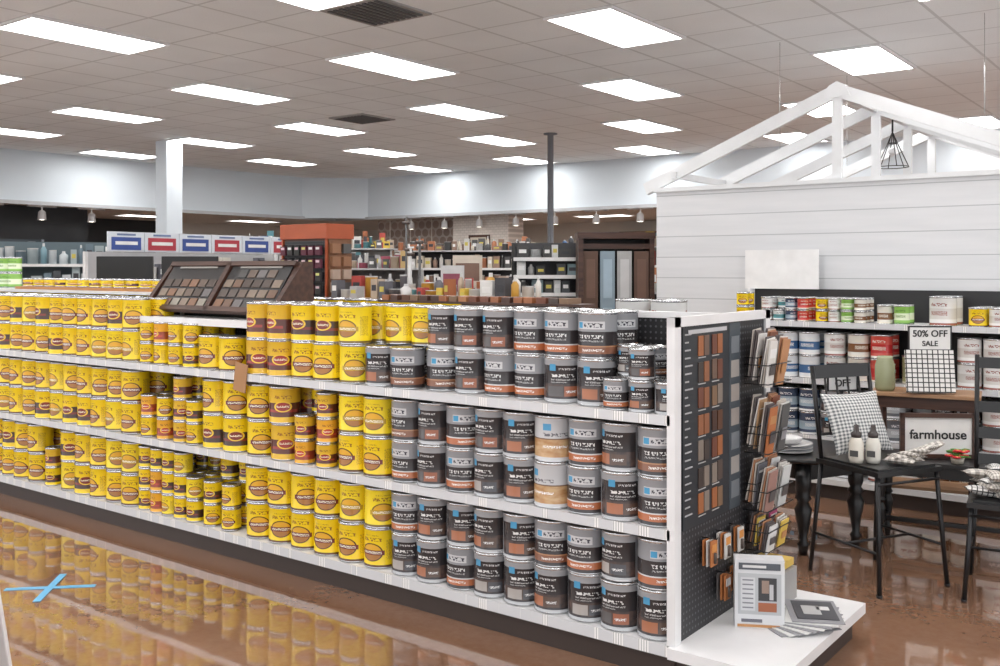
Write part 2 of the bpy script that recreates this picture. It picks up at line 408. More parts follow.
# packaged tools hanging from peg hooks under the printed board
b=MB([M_blackmetal,M_paper])
for r_ in range(2):
    for k in range(3):
        y=3.56+k*.13; z=.50-r_*.165
        if r_==1 and k==0: continue
        b.tube([(EX+.013,y,z),(EX+.075,y,z),(EX+.08,y,z+.008)],.0022,6,0)
        for q in range(3):
            b.box((EX+.030+q*.016,y,z-.055),(.006,.055,.10),1,R.choice([(.45,.16,.05),(.6,.58,.55),(.10,.09,.09)]))
        b.box((EX+.066,y,z-.035),(.002,.04,.03),1,R.choice([(.6,.25,.06),(.7,.7,.7)])); b.tube([(EX+.068,y,z-.095),(EX+.068,y,z-.055)],.008,8,1,(.08,.06,.05))
b.build('hanging_tool_packs')

# ---------------------------------------------------------------- cans on main gondola
yc=MB([M_metal]); dc=MB([M_metal]); qc=MB([M_metal])
P=.1715
def ph(): return R.uniform(-.2,.9)
def col_g(mb,x,z,kinds,lev=2,rows=2,dy=0):
    for r_ in range(rows):
        for l in range(lev):
            k=kinds if isinstance(kinds,str) else kinds[min(l,len(kinds)-1)]
            can(mb,x+R.uniform(-.003,.003),YF+.10+dy+r_*.172+R.uniform(-.006,.006),z+.1905*l,k,ph=ph(),seg=24 if r_==0 else 16)
def quarts(x0,x1,z,kinds,levs=(2,3),rows=3,keep=1.0):
    n=int((x1-x0)/.112)
    for i in range(n):
        x=x0+(i+.5)*(x1-x0)/n
        for r_ in range(rows):
            lv=R.choice(levs)
            if r_==0 and R.random()>keep: lv=max(0,lv-1)
            for l in range(lv): qcan(qc,x+R.uniform(-.002,.002),YF+.075+r_*.115,z+.1245*l,R.choice(kinds),ph())
def span(x0,x1):
    n=max(1,round((x1-x0)/P)); return [x0+(i+.5)*(x1-x0)/n for i in range(n)]
def mixk():
    q=R.random(); return 'yel' if q<.66 else ('yel2' if q<.88 else 'half')
for zi,z in enumerate([1.0,.57,.14]):
    if zi==2:
        for x in span(-8.95,-6.35): col_g(yc,x,z,[mixk(),mixk()])
        quarts(-6.33,-6.12,z,['orr','mar','half'],(2,3))
        for x in span(-6.10,-5.24): col_g(yc,x,z,[mixk(),mixk()])
    else:
        for x in span(-8.95,-5.24): col_g(yc,x,z,[mixk(),mixk()])
    if zi==0:
        quarts(-5.22,-4.66,z,['half','yel','orr','yel'],(2,))
        for x in span(-4.65,-4.30): col_g(yc,x,z,'yel',1,1)
    elif zi==1:
        quarts(-5.22,-4.90,z,['yel','half','orr'],(2,)); quarts(-4.88,-4.64,z,['half','mar','yel'],(3,),keep=.6)
        for x in span(-4.62,-4.27): col_g(yc,x,z,['half','yel'],2)
    else:
        quarts(-5.22,-4.64,z,['half','orr','yel2'],(2,3),keep=.7)
        quarts(-4.62,-4.30,z,['half','yel'],(2,3))
    if zi==0:
        for x in span(-4.24,-3.90): col_g(yc,x,z,'mar')
        for x in span(-3.89,-3.55): col_g(yc,x,z,['yel','half'])
    elif zi==1:
        for x in span(-4.24,-4.06): col_g(yc,x,z,['yel','yel'])
        for x in span(-4.05,-3.88): col_g(yc,x,z,'mar')
        quarts(-3.87,-3.55,z,['half','mar','orr'],(2,3))
    else:
        for x in span(-4.24,-3.55): col_g(yc,x,z,['yel','yel'])
    for x in span(-3.54,-3.20 if zi else -3.37): col_g(yc,x,z,['yel2','yel2'] if zi==0 else ['yel','yel2'])
    if zi==0:
        for x in span(-3.36,-3.02): col_g(dc,x,z,[DK()],1,2); can(yc,x,YF+.24,z+.191,'yel2',ph=ph())
        for x in span(-3.01,-2.02): col_g(dc,x,z,[DK(),DK()],2,2,.05)
        for i in range(3):
            for r_ in range(2):
                for l in range(1 if r_==0 and i!=1 else 2):
                    qcan(qc,-1.97+.115*i,YF+.07+.115*r_,z+.1245*l,DK(),ph())
    else:
        for x in span(-3.19,-2.86): col_g(dc,x,z,[DK(),DK()],2,2)
        for i,x in enumerate(span(-2.85,-1.72)):
            k=[DK(),DK()]
            if zi==1 and i==3: k=['tan','tan']
            col_g(dc,x,z,k,2,2)
for x in span(-8.9,-3.4): can(yc,x,YB-.1,1.0,'yel',ph=math.pi,seg=14); can(yc,x,YB-.1,1.1905,'yel',ph=math.pi,seg=14)
yc.build('yellow_paint_cans'); dc.build('charcoal_paint_cans'); qc.build('quart_paint_cans')
m=MB([M_metal])
for x in span(-3.3,-1.9): can(m,x,YB-.1,1.0,'wht',ph=math.pi,seg=14)
for x in(-2.32,-2.13): can(m,x,YB-.1,1.191,'wht',.085,.22,2.2)
m.build('white_paint_cans')

gc=MB([M_metal])
m=MB([M_wood,M_vc])
m.b2(-3.6,-2.35,YM-.06,YM+.07,1.383,1.395,0)
for i in range(18):
    x=-3.55+i*.065; m.box((x,YM+R.uniform(-.005,.01),1.408),(.05,.11,.026),1,R.choice(cols),rot=rotm('Z',R.uniform(-6,6)))
m.build('wood_sample_strips')
m=MB([M_white]); m.b2(-8.9,-5.5,YM-.03,YB-.02,1.384,1.404); m.build('top_shelf_board')
for i in range(7):
    for l in (0,1): qcan(gc,-8.75+.14*i,YM+.2,1.405+.125*l,'grn',ph())
gc.build('green_paint_cans')
m=MB([M_metal,M_vc])
for i in range(12): can(m,-7.45+.155*i,YM+.10,1.425,'yel2' if i%3 else 'half',.065,.062,ph(),16)
m.b2(-7.55,-5.62,YM+.02,YM+.18,1.405,1.424,M_vc,(.45,.20,.06))
m.build('yellow_wax_tins')

# stain sample display on riser
e=empty('stain_sample_display',(-4.82,3.72,1.272))
d=MB([M_wood,plain('display_black',(.015,.015,.017),.35),M_vc,M_white])
W=.60
d.b2(-W-.12,W-.02,-.33,-.02,-.022,-.004,3)
d.b2(-W-.12,W-.02,-.335,-.33,-.035,.004,3)
HT=.325
for x in(-W,W):
    p=[(x-.018,-.20,0),(x+.018,-.20,0),(x+.018,.10,0),(x-.018,.10,0),(x-.018,-.20,.05),(x+.018,-.20,.05),(x+.018,.09,HT),(x-.018,.09,HT),(x-.018,.02,HT),(x+.018,.02,HT)]
    i=[d.v(q) for q in p]
    for q in ((0,3,2,1),(0,1,5,4),(4,5,9,8),(8,9,6,7),(2,3,7,6)): d.f([i[k] for k in q],0)
    d.f([i[1],i[2],i[6],i[9],i[5]],0,uv=[(0,0)]*5); d.f([i[0],i[4],i[8],i[7],i[3]],0,uv=[(0,0)]*5)
ang=math.degrees(math.atan2(HT-.05,.185)); rr=rotm('X',ang)
def on(u,w,h=.0):
    s_=math.sin(math.radians(ang)); c_=math.cos(math.radians(ang))
    return (u,-.175+w*c_-h*s_,.035+w*s_+h*c_)
Ls=.34
d.box(on(0,Ls/2,-.012),(2*W-.03,Ls,.02),0,rot=rr)
d.box(on(0,Ls-.012,.006),(2*W-.03,.03,.03),0,rot=rr); d.box(on(0,.012,.006),(2*W-.03,.03,.03),0,rot=rr); d.box(on(0,Ls/2,.006),(.04,Ls,.03),0,rot=rr)
mut=[(.12,.085,.065),(.08,.06,.05),(.20,.15,.11),(.13,.12,.12),(.14,.075,.045),(.20,.10,.055),(.06,.04,.03),(.26,.24,.20),(.16,.15,.14),(.05,.05,.05)]
for px_,ww in ((-.295,.53),(.295,.53)):
    d.box(on(px_,Ls/2,.002),(ww,Ls-.05,.01),1,rot=rr)
    for a in range(6):
        for b in range(3 if px_<0 else 4):
            if b==3 and (a in(0,5)): continue
            d.box(on(px_-ww/2+.05+a*(ww-.10)/5,.055+b*.068,.010),(.070,.052,.004),2,R.choice(mut),rot=rr)
    d.box(on(px_,Ls-.035,.010),(ww*.7,.012,.003),2,(.35,.33,.3),rot=rr)
d.b2(-W,W,.06,.09,0,HT,0)
d.build('display_body',parent=e)

m=MB([M_paper]); m.box((-4.20,YF-.008,.985),(.10,.003,.15),0,(.42,.22,.10),rot=rotm('Y',8)); m.build('hanging_tag')

# items on endcap deck
m=MB([M_paper])
bx,by=-1.52,3.72
rz=rotm('Z',28)
m.box((bx,by,.142+.135),(.19,.07,.27),0,(.68,.69,.71),rot=rz)
def loc(dx,dy,dz): 
    v=rz@Vector((dx,dy,0)); return (bx+v.x,by+v.y,.142+dz)
m.box(loc(0,-.0365,.135),(.165,.003,.16),0,(.46,.48,.50),rot=rz)
m.box(loc(-.045,-.0385,.135),(.055,.002,.13),0,(.60,.61,.63),rot=rz)
for k in range(7): m.box(loc(-.045,-.040,.190-.018*k),(.042,.001,.005),0,(.22,.22,.25),rot=rz)
m.box(loc(.03,-.0385,.155),(.07,.002,.09),0,(.05,.05,.055),rot=rz); m.box(loc(.022,-.040,.165),(.028,.001,.05),0,(.30,.22,.18),rot=rz); m.box(loc(.045,-.040,.145),(.015,.001,.06),0,(.5,.5,.52),rot=rz)
m.box(loc(.03,-.0385,.085),(.07,.002,.035),0,(.35,.12,.06),rot=rz)
m.box(loc(0,-.0365,.243),(.16,.003,.026),0,(.10,.11,.13),rot=rz); m.box(loc(-.02,-.0385,.243),(.09,.001,.010),0,(.7,.7,.7),rot=rz)
m.box(loc(-.03,-.0365,.030),(.08,.003,.012),0,(.15,.15,.18),rot=rz)
m.box(loc(0,-.0365,.010),(.17,.003,.010),0,(.5,.25,.10),rot=rz)
for k in range(5): 
    v=rz@Vector((.0965,-.024+.012*k,0)); m.box((bx+v.x,by+v.y,.142+.13),(.002,.004,.22),0,(.35,.35,.37) if k%2 else (.6,.6,.6),rot=rz)
m.build('brochure_box')
m=MB([M_paper])
for i in range(9): m.box((-1.40+.004*i,3.815+.012*i,.1445+.004*i),(.20,.27,.003),0,(.72,.72,.71) if i%2 else (.30,.30,.32),rot=rotm('Z',-36+i*8))
m.box((-1.365,3.915,.1805),(.16,.21,.002),0,(.07,.07,.08),rot=rotm('Z',28)); m.box((-1.375,3.905,.182),(.07,.10,.0015),0,(.5,.5,.5),rot=rotm('Z',28)); m.box((-1.345,3.95,.182),(.05,.04,.0015),0,(.7,.7,.7),rot=rotm('Z',28))
m.build('leaflets')
m=MB([M_paper]); m.box((-1.60,4.05,.21),(.16,.18,.135),0,(.35,.34,.33)); m.box((-1.60,4.05,.30),(.14,.16,.03),0,(.65,.45,.10)); m.build('sample_carton')

m=MB([plain('blue_tape',(.12,.42,.70),.5)])
m.box((-4.63,2.5,.0015),(.42,.035,.002),rot=rotm('Z',45)); m.box((-4.63,2.5,.003),(.42,.035,.0015),rot=rotm('Z',-45)); m.build('floor_tape_cross')
m=MB([M_white,M_blackmetal])
for s_ in(-1,1): m.box((0,s_*.14,.40),(.5,.018,.82),0,rot=rotm('X',s_*16))
m.box((0,0,.795),(.40,.05,.03),1); m.box((0,0,.3),(.01,.30,.01),1)
m.build('floor_sign',(-2.90,1.13,0),math.radians(37),bevel=.004)

# ---------------------------------------------------------------- shiplap house
def ship():
    n=NT('shiplap_white'); x,y,z=n.coord()
    f=n.math('FRACT',n.math('DIVIDE',z,.165)); ln=n.math('LESS_THAN',f,.04)
    s=n.remap(n.noise(2,3,n.vmul(n.vec,(1,1,12))),.3,.7,0,1)
    c=n.mix(s,(.69,.70,.72),(.64,.655,.675)); c=n.mix(ln,c,(.42,.44,.46))
    n.set('Base Color',c).set('Roughness',.6); return n.m
MS=ship(); MT=plain('truss_white',(.72,.735,.75),.5)
m=MB([MS,MT]); HY=7.15
m.b2(-3.79,1.4,HY,HY+.1,0,2.18,0); m.b2(-3.79,-3.69,HY+.1,10.0,0,2.18,0)
m.b2(-3.81,1.42,HY-.02,HY+.12,2.18,2.215,1); m.b2(-3.81,-3.67,HY+.12,10.02,2.18,2.215,1)
m.build('wall_shiplap')
m=MB([MT]); AX,AZ=-2.34,2.86
for yy in (HY+.05,HY+1.0,HY+1.95,HY+2.8):
    for s_ in(-1,1):
        a=Vector((AX,yy,AZ)); b=Vector((AX+s_*1.55,yy,2.215+.01)); d_=b-a; L_=d_.length
        q=math.degrees(math.atan2(d_.z,d_.x))
        m.box(tuple((a+b)/2),(L_+.05,.045,.095),0,rot=rotm('Y',-q))
    # gusset plate closing the apex
    g0=[(AX-.10,AZ-.05),(AX+.10,AZ-.05),(AX+.06,AZ+.035),(AX,AZ+.066),(AX-.06,AZ+.035)]
    fr=[m.v((x_,yy-.026,z_)) for x_,z_ in g0]; bk=[m.v((x_,yy+.026,z_)) for x_,z_ in g0]
    m.f(fr,0,uv=[(0,0)]*5); m.f(bk[::-1],0,uv=[(0,0)]*5)
    for k in range(5): m.f((fr[k],bk[k],bk[(k+1)%5],fr[(k+1)%5]),0)
    m.b2(AX-.035,AX+.035,yy-.018,yy+.018,2.215,AZ-.02)
    if yy>HY+.1: m.b2(AX-1.5,AX+1.5,yy-.02,yy+.02,2.215,2.28)
m.b2(AX-.02,AX+.02,HY+.08,HY+2.78,AZ-.04,AZ+.04)
for x in(AX-1.3,AX+1.3): m.b2(x-.02,x+.02,HY,HY+2.85,2.29,2.34)
m.build('roof_truss')
m=MB([M_metal])
for x,y in((AX-.8,HY+1.0),(AX+.8,HY+1.0),(AX-.8,HY+2.8)): m.tube([(x,y,2.56),(x,y,CE)],.003,6)
m.build('suspension_cables')
m=MB([M_blackmetal])
px_,py_=AX,8.62
m.tube([(px_,py_,AZ-.04),(px_,py_,2.72)],.008,8)
for k in range(6):
    a=k*math.pi/3; m.tube([(px_,py_,2.72),(px_+.04*math.cos(a),py_+.04*math.sin(a),2.62),(px_+.13*math.cos(a),py_+.13*math.sin(a),2.42)],.004,6)
for z,r_ in((2.62,.04),(2.42,.13)):
    m.tube([(px_+r_*math.cos(t*math.pi/8),py_+r_*math.sin(t*math.pi/8),z) for t in range(17)],.004,6)
m.ball((px_,py_,2.55),.035,M_white)
m.build('pendant_lamp')

# wall shelf unit on the right
WX0,WX1,WF,WB=-2.95,.9,6.62,7.13
m=MB([M_white,M_lip,plain('shelf_back_black',(.018,.018,.02),.5),M_dark])
m.b2(WX0,WX1,WF+.04,WB,0,.1,3); m.b2(WX0,WX1,WF,WB,.1,.138,0)
m.b2(WX0,WX1,WB-.03,WB,.14,1.41,2)
m.b2(WX0,WX0+.02,WB-.12,WB,.14,1.41,0)
for z in [1.19,.80,.41]: m.b2(WX0,WX1,WF+.06,WB-.03,z-.022,z-.002,0); m.b2(WX0,WX1,WF+.055,WF+.06,z-.034,z+.004,1)
m.build('wall_shelf_unit')
wc=MB([M_metal])
def wrow(x0,x1,z,kinds,r=.0825,h=.19,lev=1,rows=2,grp=2):
    p=2*r+.007; x=x0+p/2; i=0
    while x<x1-p/2+.01:
        k=kinds[(i//grp)%len(kinds)]
        for r_ in range(rows):
            lv=lev if R.random()<.92 else max(1,lev-1)
            for l in range(lv): can(wc,x,WF+.07+r+r_*p,z+(h+.0005)*l,k,r,h,ph(),18)
        x+=p; i+=1
wrow(-2.92,-2.74,1.19,['yel','grn'],.045,.1,2)
wrow(-2.73,-2.34,1.19,['wht','tea','nav','red'],.04,.085,2,3,1)
wrow(-2.34,-1.93,1.19,['yel','wht','grn','brn'],.04,.085,2,3,1)
wrow(-1.93,-1.62,1.19,['brn','grn','wht','nav'],.05,.13,1,2,1)
wrow(-1.61,-1.38,1.19,['wht','olv'],.0825,.19,1)
wrow(-1.37,.8,1.19,['yel','wht','red','brn'],.055,.125,1,3,1)
wrow(-2.92,-2.30,.80,['nav','blue','nav'],.072,.16,2)
wrow(-2.29,-2.13,.80,['wht','brn'],.072,.16,2)
wrow(-2.13,-1.95,.80,['brn'],.072,.16,2)
wrow(-1.98,-1.78,.80,['red'],.072,.16,2)
wrow(-1.78,-1.45,.80,['olv','olv'],.0825,.19,1)
wrow(-1.44,.8,.80,['wht','brn','yel','grn'],.072,.16,2)
wrow(-2.92,-1.9,.41,['gry','nav','dark3'],.072,.16,2); wrow(-1.9,.8,.41,['gry','dark','wht'],.072,.16,2)
wrow(-2.92,-2.0,.14,['gry','dark'],.0825,.19,1); wrow(-2.,.8,.14,['wht','brn','gry'],.0825,.19,1)
wc.build('assorted_paint_cans')
m=MB([M_paper,M_blackmetal]); m.box((-2.71,7.06,1.555),(.56,.006,.29),0,(.84,.84,.84)); 
for x in(-2.9,-2.52): m.b2(x-.01,x+.01,7.063,7.07,1.411,1.6,1)
m.build('poster_board')

# ---------------------------------------------------------------- furniture on the right
def chair(name,loc,rz,seat=.585,top=1.05,wd=.42,dp=.42,ladder=False):
    m=MB([M_blackmetal,M_blackwood]); r_=.0115
    hw,hd=wd/2,dp/2
    m.box((0,0,seat-.012),(wd,dp,.024),1)
    m.box((0,-.005,seat+.004),(wd-.05,dp-.05,.012),1)
    for s_ in(-1,1):
        m.tube([(s_*(hw+.01),-hd-.02,0),(s_*(hw-.02),-hd+.02,seat-.02)],r_,8,0)
        m.tube([(s_*(hw+.01),hd+.03,0),(s_*(hw-.02),hd-.02,seat-.01),(s_*(hw-.02),hd+.05,top)],r_,8,0)
        m.tube([(s_*(hw-.0),-hd-.01,.2),(s_*(hw-.0),hd+.015,.2)],.007,6,0)
        m.lathe([(.001,0),(.014,0),(.014,.012),(.001,.012)],(s_*(hw+.01),-hd-.02,0),8)
    m.tube([(-hw,0,.2),(hw,0,.2)],.007,6,0)
    m.tube([(-hw+.01,-hd+.01,seat-.06),(hw-.01,-hd+.01,seat-.06)],.007,6,0)
    yb=lambda z: hd-.02+.07*(z-seat)/(top-seat)
    if ladder:
        for z in (seat+.14,seat+.27,seat+.40,top-.04): m.box((0,yb(z),z),(wd-.05,.014,.055),1,rot=rotm('X',-8))
    else:
        m.box((0,yb(top-.03),top-.03),(wd-.02,.014,.07),1,rot=rotm('X',-8))
        m.tube([(-hw+.02,yb(seat+.12),seat+.12),(hw-.02,yb(seat+.12),seat+.12)],.008,6,0)
        for i in range(4): 
            x=-hw+.02+(wd-.04)*(i+1)/5; m.tube([(x,yb(seat+.12),seat+.12),(x,yb(top-.06),top-.06)],.006,6,0)
    return m.build(name,loc,rz)
chair('dining_chair',(-1.45,5.08,0),math.radians(61))
chair('dining_chair',(-.84,5.22,0),math.radians(8),seat=.46,top=1.12,ladder=True)

def turned(m,x,y,h,r=.03,mat=0):
    m.lathe([(.001,0),(r*.6,0),(r*.75,.05),(r*.9,.06),(r*.5,.08),(r*.8,h*.3),(r*1.25,h*.5),(r*.7,h*.58),(r*1.2,h*.62),(r*.8,h*.66),(r*1.1,h*.72),(r*1.1,h),(.001,h)],(x,y,0),14,m=mat)
m=MB([M_blackwood])
TZ=.53
m.lathe([(.001,TZ-.025),(.355,TZ-.025),(.37,TZ-.015),(.37,TZ-.004),(.36,TZ),(.001,TZ)],(0,0,0),40)
for x,y,sx,sy in((0,-.2,.4,.02),(0,.2,.4,.02),(-.2,0,.02,.4),(.2,0,.02,.4)): m.box((x,y,TZ-.075),(sx,sy,.10))
for x in(-.2,.2):
    for y in(-.2,.2): turned(m,x,y,TZ-.03,.038)
m.build('round_table',(-1.99,5.52,0),math.radians(-25))
m=MB([M_vcg])
pxl,pyl=-2.02,5.38
for i in range(5): m.lathe([(.001,0),(.06,0),(.13,.012),(.13,.016),(.06,.006),(.001,.006)],(pxl,pyl,TZ+.001+i*.009),24,col=(.45,.48,.52) if i%2 else (.72,.72,.72))
m.lathe([(.001,0),(.06,0),(.075,.03),(.07,.03),(.055,.006),(.001,.006)],(pxl,pyl,TZ+.052),20,col=(.7,.7,.7))
m.build('dinner_plates')

def checkmat(name,a,b,sc_=8,line=False):
    n=NT(name); u,v,_=n.coord('UV')
    fu=n.math('FRACT',n.mul(u,float(sc_))); fv=n.math('FRACT',n.mul(v,float(sc_)))
    if line: h=n.math('MAXIMUM',n.math('LESS_THAN',fu,.22),n.math('LESS_THAN',fv,.22)); c=n.mix(h,a,b)
    else:
        hu=n.math('LESS_THAN',fu,.5); hv=n.math('LESS_THAN',fv,.5)
        c=n.mix(n.mul(n.math('ADD',hu,hv),.5),a,b)
    n.set('Base Color',c).set('Roughness',.9); n.bump(n.noise(300,1,n.vec),.1,.002); return n.m
MCk=checkmat('grey_check_fabric',(.70,.70,.69),(.12,.13,.14),18)
MWp=checkmat('windowpane_fabric',(.72,.71,.69),(.05,.05,.05),9,True)
MSt=checkmat('ribbon_fabric',(.70,.67,.62),(.25,.23,.21),5)
def pillow(m,w,h,t,mat,M,n=14):
    for side in(1,-1):
        g=[[None]*(n+1) for _ in range(n+1)]
        for i in range(n+1):
            for j in range(n+1):
                u=2*i/n-1; v=2*j/n-1
                z=side*t/2*((1-abs(u)**2.6)*(1-abs(v)**2.6))**.55
                pin=1-.07*(1-abs(v)**2)*abs(u); pin2=1-.07*(1-abs(u)**2)*abs(v)
                g[i][j]=m.v(M@Vector((u*w/2*pin,v*h/2*pin2,z)))
        for i in range(n):
            for j in range(n):
                q=(g[i][j],g[i+1][j],g[i+1][j+1],g[i][j+1]); uv=[(i/n,j/n),((i+1)/n,j/n),((i+1)/n,(j+1)/n),(i/n,(j+1)/n)]
                if side<0: q=q[::-1]; uv=uv[::-1]
                m.f(q,mat,(1,1,1),uv,True)
def TR(loc,rz=0,rx=0,ry=0): return Matrix.Translation(loc)@Matrix.Rotation(math.radians(rz),4,'Z')@Matrix.Rotation(math.radians(ry),4,'Y')@Matrix.Rotation(math.radians(rx),4,'X')
m=MB([MCk]); pillow(m,.38,.32,.10,0,TR((-1.575,5.15,.765),61,68)); m.build('throw_pillow')
m=MB([M_vcg])
for k,(x,y,c_) in enumerate([(-1.515,4.945,(.74,.70,.62)),(-1.445,4.985,(.68,.66,.60))]):
    m.lathe([(.001,0),(.032,0),(.036,.02),(.036,.095),(.028,.115),(.022,.125),(.001,.125)],(x,y,.597),16,col=c_)
    m.lathe([(.001,.125),(.024,.125),(.026,.145),(.014,.155),(.012,.185),(.001,.19)],(x,y,.597),16,col=(.06,.05,.05))
    m.b2(x-.02,x+.02,y-.038,y-.0355,.63,.66,0,(.1,.1,.1))
m.build('ceramic_bottles')
m=MB([MSt]); 
for i in range(6): pillow(m,.15,.10,.035,0,TR((-1.33+.02*i,5.03+.03*i,.617+.010*i),40*i,0,5*i),8)
m.build('folded_napkins')

Mblk=plain('sign_ink',(.02,.02,.02),.6)
def sign(name,loc,rz,w,h,t1,t2,s1=.05,stand=None):
    e=empty(name,loc,rz)
    m=MB([M_paper,M_blackmetal]); m.box((0,0,h/2),(w,.004,h),0,(.80,.80,.79))
    for q in((0,0,.004),(0,0,h-.004)): m.box(q,(w+.01,.01,.008),1)
    for x in(-w/2,w/2): m.box((x,0,h/2),(.008,.01,h),1)
    if stand: m.box((0,.008,-stand/2+.02),(.016,.01,stand+.04-.02),1); m.box((0,.01,-stand+.004),(.10,.07,.007),1)
    m.build('placard',parent=e)
    text('line_1',t1,s1,Mblk,(0,-.004,h*.68),(math.radians(90),0,0),e)
    text('line_2',t2,s1*.8,Mblk,(0,-.004,h*.28),(math.radians(90),0,0),e)
    return e
m=MB([M_oak,M_wood])
m.b2(-.30,.30,-.17,.17,.80,.822,0); m.b2(-.27,.27,-.14,.14,.73,.80,1)
for x in(-.25,.25):
    for y in(-.12,.12): m.box((x,y,.365),(.035,.035,.73),1)
m.b2(-.26,.26,-.13,.13,.25,.268,0)
m.build('side_table',(-1.50,6.24,0),math.radians(10),bevel=.003)
m=MB([MWp,M_paper]); m.box((0,0,.13),(.27,.02,.25),0,rot=rotm('X',-12)); m.box((0,.05,.06),(.2,.08,.12),1,(.6,.55,.5)); m.build('fabric_swatch_board',(-1.45,6.12,.824),math.radians(28))
sign('discount_sign',(-1.50,6.33,1.06),math.radians(34),.25,.15,'50% OFF','SALE',s1=.056,stand=.235)
m=MB([M_vcg]); m.lathe([(.001,0),(.05,0),(.058,.02),(.058,.15),(.045,.19),(.045,.205),(.04,.205),(.04,.19),(.001,.18)],(-1.71,6.14,.824),18,col=(.34,.36,.22)); m.build('green_jar')
sign('discount_sign',(-1.70,5.31,.90),math.radians(48),.17,.15,'50%','OFF',s1=.065)
m=MB([M_blackwood])
m.b2(-.45,.45,-.18,.18,.475,.50); m.b2(-.42,.42,-.15,.15,.41,.475)
for x in(-.38,.38):
    for y in(-.12,.12): turned(m,x,y,.42,.026)
m.b2(-.38,.38,-.012,.012,.12,.145); 
for x in(-.38,.38): m.b2(x-.012,x+.012,-.12,.12,.12,.145)
m.build('black_bench',(-1.25,5.86,0),math.radians(6),bevel=.003)
e=empty('framed_word_sign',(-1.34,5.83,.502),math.radians(32))
m=MB([M_oak,M_paper]); w,h=.41,.25
m.box((0,0,h/2),(w-.02,.01,h-.02),1,(.80,.79,.77))
for z in(.012,h-.012): m.box((0,-.004,z),(w,.025,.024),M_wood)
for x in(-w/2+.012,w/2-.012): m.box((x,-.004,h/2),(.024,.025,h),M_wood)
m.build('frame',parent=e); text('lettering','farmhouse',.072,Mblk,(0,-.007,h/2+.005),(math.radians(90),0,0),e)
m=MB([M_vc]); fx,fy,fz=-1.22,5.745,.501
m.lathe([(.001,0),(.03,0),(.036,.03),(.032,.03),(.001,.025)],(fx,fy,fz),14,col=(.55,.5,.42))
for i in range(26):
    a=R.uniform(0,6.28); t=R.uniform(.01,.05); z=fz+.035+R.uniform(.0,.04)
    p=(fx+t*math.cos(a),fy+t*math.sin(a),z); m.tube([(fx,fy,fz+.025),p],.0018,5,0,(.08,.2,.04))
    if i<10:
        for q in range(5): m.ball((p[0]+.012*math.cos(q*1.256),p[1]+.012*math.sin(q*1.256),p[2]),.011,0,(.65,.03,.04),8,5,(1,1,.5))
        m.ball(p,.008,0,(.8,.6,.1),6,4)
    else: m.ball(p,.022,0,(.10,.28,.05),8,5,(1,.45,.25))
m.build('potted_flowers')
m=MB([MSt,MWp])
for i in range(11): pillow(m,.22,.07,.045,0 if i%3 else 1,TR((-.95+.035*(i%4)-.02*(i//4),5.12+.05*(i%5),.497+.026*(i//3)),R.uniform(20,120),0,R.uniform(-12,12)),8)
m.build('rolled_napkins')
m=MB([MSt,M_wood])
m.b2(-.2,.2,-.15,.15,0,.02,1)
for z in(.04,.12,.20):
    for y in(-.15,.15): m.box((0,y,z),(.42,.012,.06),1)
    for x in(-.2,.2): m.box((x,0,z),(.012,.3,.06),1)
for i in range(4): pillow(m,.3,.22,.06,0,TR((0,0,.06+.055*i),5*i),8)
m.build('towel_crate',(-.50,5.82,0),math.radians(8))

# ---------------------------------------------------------------- background fixtures
def rcol():
    return R.choice([(.72,.71,.68),(.7,.7,.69),(.06,.06,.07),(.12,.12,.14),(.35,.12,.05),(.55,.30,.05),(.08,.18,.38),(.45,.07,.06),(.40,.40,.42),(.7,.50,.08),(.1,.25,.28),(.45,.36,.28),(.7,.7,.7),(.05,.05,.06)])
def product(m,x,y,z,w,d,h,col):
    k=R.random()
    if k<.5:
        m.box((x,y,z+h/2),(w*.9,d,h),M_paper,col); m.box((x,y-d/2-.001,z+h*.55),(w*.6,.002,h*.3),M_paper,R.choice([(.8,.8,.8),(.05,.05,.06),(.6,.5,.1)]))
    elif k<.65:
        r_=w*.36; m.lathe([(.001,0),(r_,0),(r_,h*.7),(r_*.4,h*.85),(r_*.35,h),(.001,h)],(x,y,z),10,m=M_vc,col=[col,col,col,(.5,.5,.5),(.5,.5,.5)])
    else:
        r_=w*.45; m.lathe([(.001,0),(r_,0),(r_,h*.75),(r_*1.03,h*.76),(r_*1.03,h*.8),(.001,h*.8)],(x,y,z),10,m=M_vc,col=[col,col,(.5,.5,.5),(.5,.5,.5),(.5,.5,.5)])
